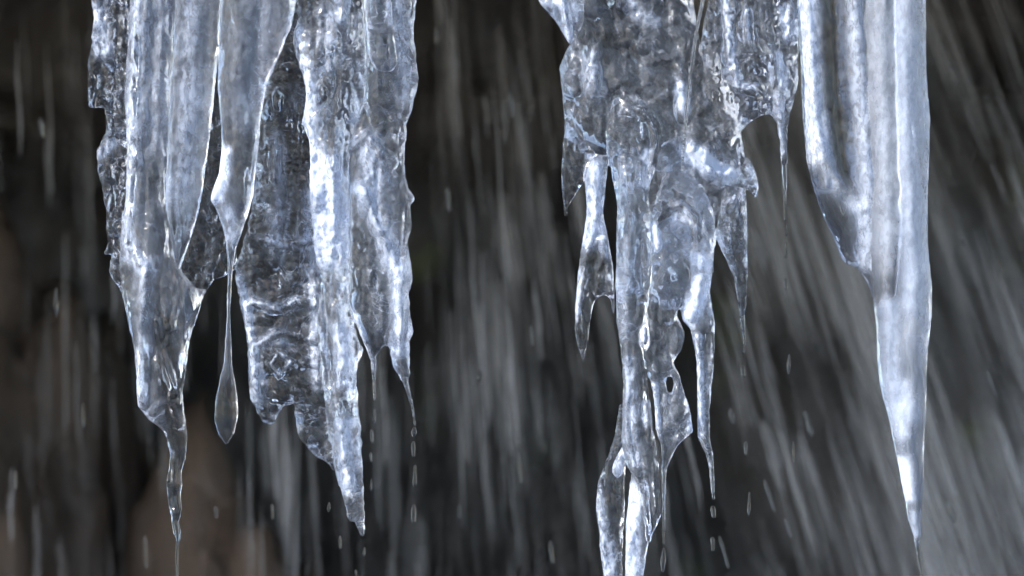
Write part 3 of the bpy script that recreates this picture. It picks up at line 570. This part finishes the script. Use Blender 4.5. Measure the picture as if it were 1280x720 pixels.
def grid_mesh(name, nu, nv, fn, mat, closed=False):
    vs = [fn(i / nu, j / nv) for j in range(nv + 1) for i in range(nu + 1)]
    fs = [(j * (nu + 1) + i, j * (nu + 1) + i + 1, (j + 1) * (nu + 1) + i + 1, (j + 1) * (nu + 1) + i) for j in range(nv) for i in range(nu)]
    me = bpy.data.meshes.new(name); me.from_pydata(vs, [], fs); me.update()
    me.polygons.foreach_set('use_smooth', [True] * len(me.polygons)); me.materials.append(mat)
    o = bpy.data.objects.new(name, me); COL.objects.link(o); return o

def fr(x, y, z, o=5): return noise.fractal(Vector((x, y, z)), 0.8, 2.1, o)

ROCK = rock_mat('wet_black_rock', (0.011, 0.009, 0.008), (0.036, 0.029, 0.024), 0.9)
# cliff behind the fall, rising into an overhang that carries the ice
def cliff(u, v):
    x = -6 + 12 * u
    # profile: from the ground up the back wall, then out over the icicles
    t = v
    prof = [(2.6, -0.2), (2.45, 1.0), (2.3, 2.2), (2.0, 2.75), (1.2, 2.92), (0.35, 2.80), (-0.12, 2.62), (-0.22, 2.80), (-0.05, 3.3), (0.5, 4.2), (1.2, 5.2)]
    s = t * (len(prof) - 1); i = min(int(s), len(prof) - 2); f = s - i; f2 = f
    y = prof[i][0] * (1 - f2) + prof[i + 1][0] * f2; z = prof[i][1] * (1 - f2) + prof[i + 1][1] * f2
    w = min(1, max(0, (s - 3.5) / 2.5))
    amp = 0.34 if s < 3 else (0.16 if s < 5 else (0.05 if s < 7.2 else 0.3))
    n = fr(x * 0.9, z * 0.7 + s * 0.3, 3.1); n2 = abs(fr(x * 2.3, z * 1.5 + s, 8.2))
    ax = max(0.0, abs(x) - 1.7)
    y += amp * (n - 0.5 * n2)
    if 3 < s < 9:                                   # the lip juts out only over the ice
        q = 1 / (1 + (ax * 1.3) ** 2); y = 2.2 * (1 - q) + y * q
    y += 0.22 * ax * ax
    z += 0.3 * amp * fr(x * 1.1, s, 12.5)
    return (x, y, z)
cl = grid_mesh('cliff', 240, 170, cliff, ROCK); tag_struct(cl)

GROUND = rock_mat('dark_gravel_ground', (0.03, 0.028, 0.026), (0.10, 0.095, 0.09))
def ground(u, v):
    a = 2 * math.pi * u; r = 0.05 + 900 * v ** 4
    x = r * math.cos(a); y = r * math.sin(a)
    return (x, y, 0.12 * fr(x * 0.7, y * 0.7, 1.1) - 0.1 if r < 40 else -0.1)
g = grid_mesh('ground', 96, 60, ground, GROUND); tag_struct(g)

# brown boulder seen low on the left behind the water
BROWN = rock_mat('brown_wet_rock', (0.040, 0.028, 0.020), (0.115, 0.076, 0.052))
import bmesh
def boulder(name, loc, sc, seed, mat, label):
    bm = bmesh.new(); bmesh.ops.create_icosphere(bm, subdivisions=5, radius=1)
    for v in bm.verts:
        p = v.co.copy(); d = 1 + 0.36 * fr(p.x * 1.1 + seed, p.y * 1.1, p.z * 1.1, 5) - 0.12 * abs(fr(p.x * 2.5, p.y * 2.5 + seed, p.z * 2.5, 4))
        v.co = Vector((p.x * sc[0] * d, p.y * sc[1] * d, p.z * sc[2] * d))
    me = bpy.data.meshes.new(name); bm.to_mesh(me); bm.free(); me.polygons.foreach_set('use_smooth', [True] * len(me.polygons)); me.materials.append(mat)
    o = bpy.data.objects.new(name, me); COL.objects.link(o); o.location = loc; o['label'] = label; o['category'] = 'boulder'
    return o
boulder('boulder', (-0.52, 1.75, 0.66), (0.38, 0.40, 0.98), 4.2, BROWN, 'brown wet boulder behind the falling water, below the curtain\'s ragged edge')
boulder('boulder', (-0.86, 1.95, 0.95), (0.30, 0.4, 1.16), 9.7, BROWN, 'reddish brown rock at the far left behind the streaks of water')

# ------------------------------------------------------------------ falling water
def fall_mat():
    m, nt, out, N, Lk = new_mat('falling_water')
    at = N('ShaderNodeAttribute'); at.attribute_name = 'thin'
    df = N('ShaderNodeBsdfDiffuse'); df.inputs['Color'].default_value = (0.85, 0.84, 0.86, 1)
    tl = N('ShaderNodeBsdfTranslucent'); tl.inputs['Color'].default_value = (0.85, 0.84, 0.86, 1)
    mx = N('ShaderNodeMixShader'); mx.inputs[0].default_value = 0.5; Lk(df.outputs[0], mx.inputs[1]); Lk(tl.outputs[0], mx.inputs[2])
    tp = N('ShaderNodeBsdfTransparent')
    m2 = N('ShaderNodeMixShader'); Lk(at.outputs['Fac'], m2.inputs[0]); Lk(tp.outputs[0], m2.inputs[1]); Lk(mx.outputs[0], m2.inputs[2])
    Lk(m2.outputs[0], out.inputs['Surface'])
    return m
FALL = fall_mat()
# how much water falls through each photo column (at mid height)
DX = [-150, 0, 60, 100, 160, 250, 330, 420, 500, 530, 560, 600, 660, 720, 780, 850, 900, 960, 1010, 1050, 1100, 1150, 1200, 1240, 1290, 1400]
DW = [.06, .06, .10, .2, .10, .14, .18, .2, .18, .13, .42, .52, .34, .28, .3, .38, .38, .65, 1.5, 2.2, 2.2, 1.5, 1.6, 1.05, .7, .4]
def strands(n, seed):
    rnd = random.Random(seed); verts = []; faces = []; thin = []
    cdf = np.cumsum(np.interp(np.arange(-150, 1400, 5), DX, DW)); cdf /= cdf[-1]
    for _ in range(n):
        px = -150 + 5 * np.searchsorted(cdf, rnd.random()) + rnd.uniform(0, 5)
        y = rnd.uniform(0.95, 1.95); kk = (CAM_D + y) / CAM_D * MM
        cy = rnd.uniform(-180, 900); ln = rnd.uniform(0.06, 0.26) * (1.5 if rnd.random() < .25 else 1)
        sl = slant(px) + rnd.gauss(0, 0.018)
        x0 = (px - 640) * kk + sl * (cy - 360) * kk; z0 = ZC + (360 - cy) * kk
        w = rnd.choice((0.6, 0.7, 0.8, 1, 1.4, 2, 3, 5)) * rnd.uniform(0.9, 2.2) * MM
        op = rnd.uniform(0.05, 0.48) * min(1.3, max(0.1, 0.65 + 1.6 * fr(px / 60, cy / 190, 3.7, 3))) * (1.0 if w < 4 * MM else 0.5)
        m = 9; ph = rnd.uniform(0, 6.28); b0 = len(verts)
        for i in range(m):
            t = i / (m - 1); zz = z0 + ln * (0.5 - t)
            xx = x0 + sl * (t - 0.5) * ln + 0.1 * sl * ((t - 0.5) * ln) ** 2 + 0.0012 * math.sin(9 * t + ph)
            r = w * (math.sin(math.pi * (0.04 + 0.92 * t)) ** 0.7) * (1 + 0.25 * math.sin(17 * t + ph))
            for j in range(4):
                a = math.pi / 2 * j + ph; verts.append((xx + r * math.cos(a), y + 0.6 * r * math.sin(a), zz)); thin.append(op)
        for i in range(m - 1):
            for j in range(4):
                faces.append((b0 + i * 4 + j, b0 + i * 4 + (j + 1) % 4, b0 + (i + 1) * 4 + (j + 1) % 4, b0 + (i + 1) * 4 + j))
    me = bpy.data.meshes.new('falling_water'); me.from_pydata(verts, [], faces)
    a = me.attributes.new('thin', 'FLOAT', 'POINT'); a.data.foreach_set('value', np.array(thin, np.float32))
    me.polygons.foreach_set('use_smooth', [True] * len(me.polygons)); me.materials.append(FALL)
    o = bpy.data.objects.new('falling_water', me); COL.objects.link(o)
    tag_struct(o, 'stuff', 'pale streaks of falling water slanting down in front of the dark rock', 'waterfall'); return o
strands(4300, 11)

def veil_mat(seed, dens):
    m, nt, out, N, Lk = new_mat('water_veil')
    uv = N('ShaderNodeUVMap').outputs['UV']
    a = noise_tex(N, Lk, uv, 1.0, 5, 0.6, (22, 2.6, 1)); a.inputs['W'] if False else None
    mp = a.inputs['Vector'].links[0].from_node; mp.inputs['Location'].default_value = (seed, seed * 2.3, 0)
    b = noise_tex(N, Lk, uv, 1.0, 4, 0.6, (90, 3.0, 1)); b.inputs['Vector'].links[0].from_node.inputs['Location'].default_value = (seed * 1.7, seed, 0)
    at = N('ShaderNodeAttribute'); at.attribute_name = 'thin'
    r1 = ramp(N, 0.42, 0.70); Lk(a.outputs['Fac'], r1.inputs[0]); r2 = ramp(N, 0.35, 0.7, 0.25, 1); Lk(b.outputs['Fac'], r2.inputs[0])
    f = mathn(N, Lk, 'MULTIPLY', r1.outputs[0], r2.outputs[0]); f = mathn(N, Lk, 'ADD', f, 0.03)
    f = mathn(N, Lk, 'MULTIPLY', f, at.outputs['Fac']); f = mathn(N, Lk, 'MULTIPLY', f, dens)
    df = N('ShaderNodeBsdfDiffuse'); df.inputs['Color'].default_value = (0.85, 0.84, 0.86, 1)
    tl = N('ShaderNodeBsdfTranslucent'); tl.inputs['Color'].default_value = (0.85, 0.84, 0.86, 1)
    mx = N('ShaderNodeMixShader'); mx.inputs[0].default_value = 0.5; Lk(df.outputs[0], mx.inputs[1]); Lk(tl.outputs[0], mx.inputs[2])
    tp = N('ShaderNodeBsdfTransparent')
    m2 = N('ShaderNodeMixShader'); Lk(f, m2.inputs[0]); Lk(tp.outputs[0], m2.inputs[1]); Lk(mx.outputs[0], m2.inputs[2])
    Lk(m2.outputs[0], out.inputs['Surface'])
    return m
def veil(y0, seed, dens):
    nu, nv = 120, 40; verts = []; faces = []; thin = []; uvs = []
    for j in range(nv + 1):
        for i in range(nu + 1):
            px = -200 + 1650 * i / nu; py = -420 + 2500 * j / nv
            y = y0 + 0.12 * fr(px / 140, py / 900, seed, 3) - 0.00012 * (py + 400); kk = (CAM_D + y0) / CAM_D * MM
            x = (px - 640) * kk + slant(px) * (py - 360) * kk; z = ZC + (360 - py) * kk
            verts.append((x, y, max(z, -0.1))); uvs.append((px / 1000, py / 1000)); thin.append(float(np.interp(px, DX, DW)) / 2.4)
    for j in range(nv):
        for i in range(nu):
            a = j * (nu + 1) + i; faces.append((a, a + 1, a + nu + 2, a + nu + 1))
    me = bpy.data.meshes.new('waterfall'); me.from_pydata(verts, [], faces)
    ul = me.uv_layers.new(name='UVMap')
    for lp in me.loops: ul.data[lp.index].uv = uvs[lp.vertex_index]
    a = me.attributes.new('thin', 'FLOAT', 'POINT'); a.data.foreach_set('value', np.array(thin, np.float32))
    me.polygons.foreach_set('use_smooth', [True] * len(me.polygons)); me.materials.append(veil_mat(seed, dens))
    o = bpy.data.objects.new('waterfall', me); COL.objects.link(o); tag_struct(o); return o
veil(1.45, 3.1, 0.32); veil(1.8, 8.4, 0.32)

# ================================================================== LIGHT, CAMERA
SUN_EL, SUN_AZ = math.radians(36), math.radians(-118)   # azimuth from +Y, clockwise: behind-left of the camera
W = bpy.data.worlds.new('World'); S.world = W; W.use_nodes = True
nt = W.node_tree; nt.nodes.clear()
sky = nt.nodes.new('ShaderNodeTexSky'); sky.sky_type = 'NISHITA'; sky.sun_disc = False; sky.sun_elevation = SUN_EL; sky.sun_rotation = SUN_AZ
bg = nt.nodes.new('ShaderNodeBackground'); bg.inputs['Strength'].default_value = 0.15
wo = nt.nodes.new('ShaderNodeOutputWorld'); nt.links.new(sky.outputs[0], bg.inputs[0]); nt.links.new(bg.outputs[0], wo.inputs[0])
ld = bpy.data.lights.new('sun', 'SUN'); ld.energy = 5.0; ld.angle = math.radians(0.5); ld.color = (1.0, 0.965, 0.92)
lo = bpy.data.objects.new('sun', ld); COL.objects.link(lo); lo.location = (-4, -6, 8)
sd = Vector((math.sin(SUN_AZ) * math.cos(SUN_EL), math.cos(SUN_AZ) * math.cos(SUN_EL), math.sin(SUN_EL)))
lo.rotation_euler = sd.to_track_quat('Z', 'Y').to_euler()

cd = bpy.data.cameras.new('camera'); co = bpy.data.objects.new('camera', cd); COL.objects.link(co)
co.location = (0, -CAM_D, ZC); co.rotation_euler = (math.radians(90), 0, 0)
cd.sensor_width = 36; cd.lens = 36 * CAM_D / 1.28; cd.clip_end = 3000; cd.clip_start = 0.1
cd.dof.use_dof = True; cd.dof.focus_distance = CAM_D - 0.03; cd.dof.aperture_fstop = 2.5
S.camera = co
S.view_settings.view_transform = 'Standard'; S.view_settings.look = 'None'; S.view_settings.exposure = 1.1; S.view_settings.gamma = 1
c = S.cycles
S.render.engine = 'CYCLES'
c.max_bounces = 16; c.transmission_bounces = 14; c.transparent_max_bounces = 28; c.diffuse_bounces = 3; c.glossy_bounces = 5
c.caustics_refractive = True; c.caustics_reflective = False; c.blur_glossy = 0.3; c.sample_clamp_indirect = 8
c.use_denoising = True; c.use_adaptive_sampling = True; c.adaptive_threshold = 0.025
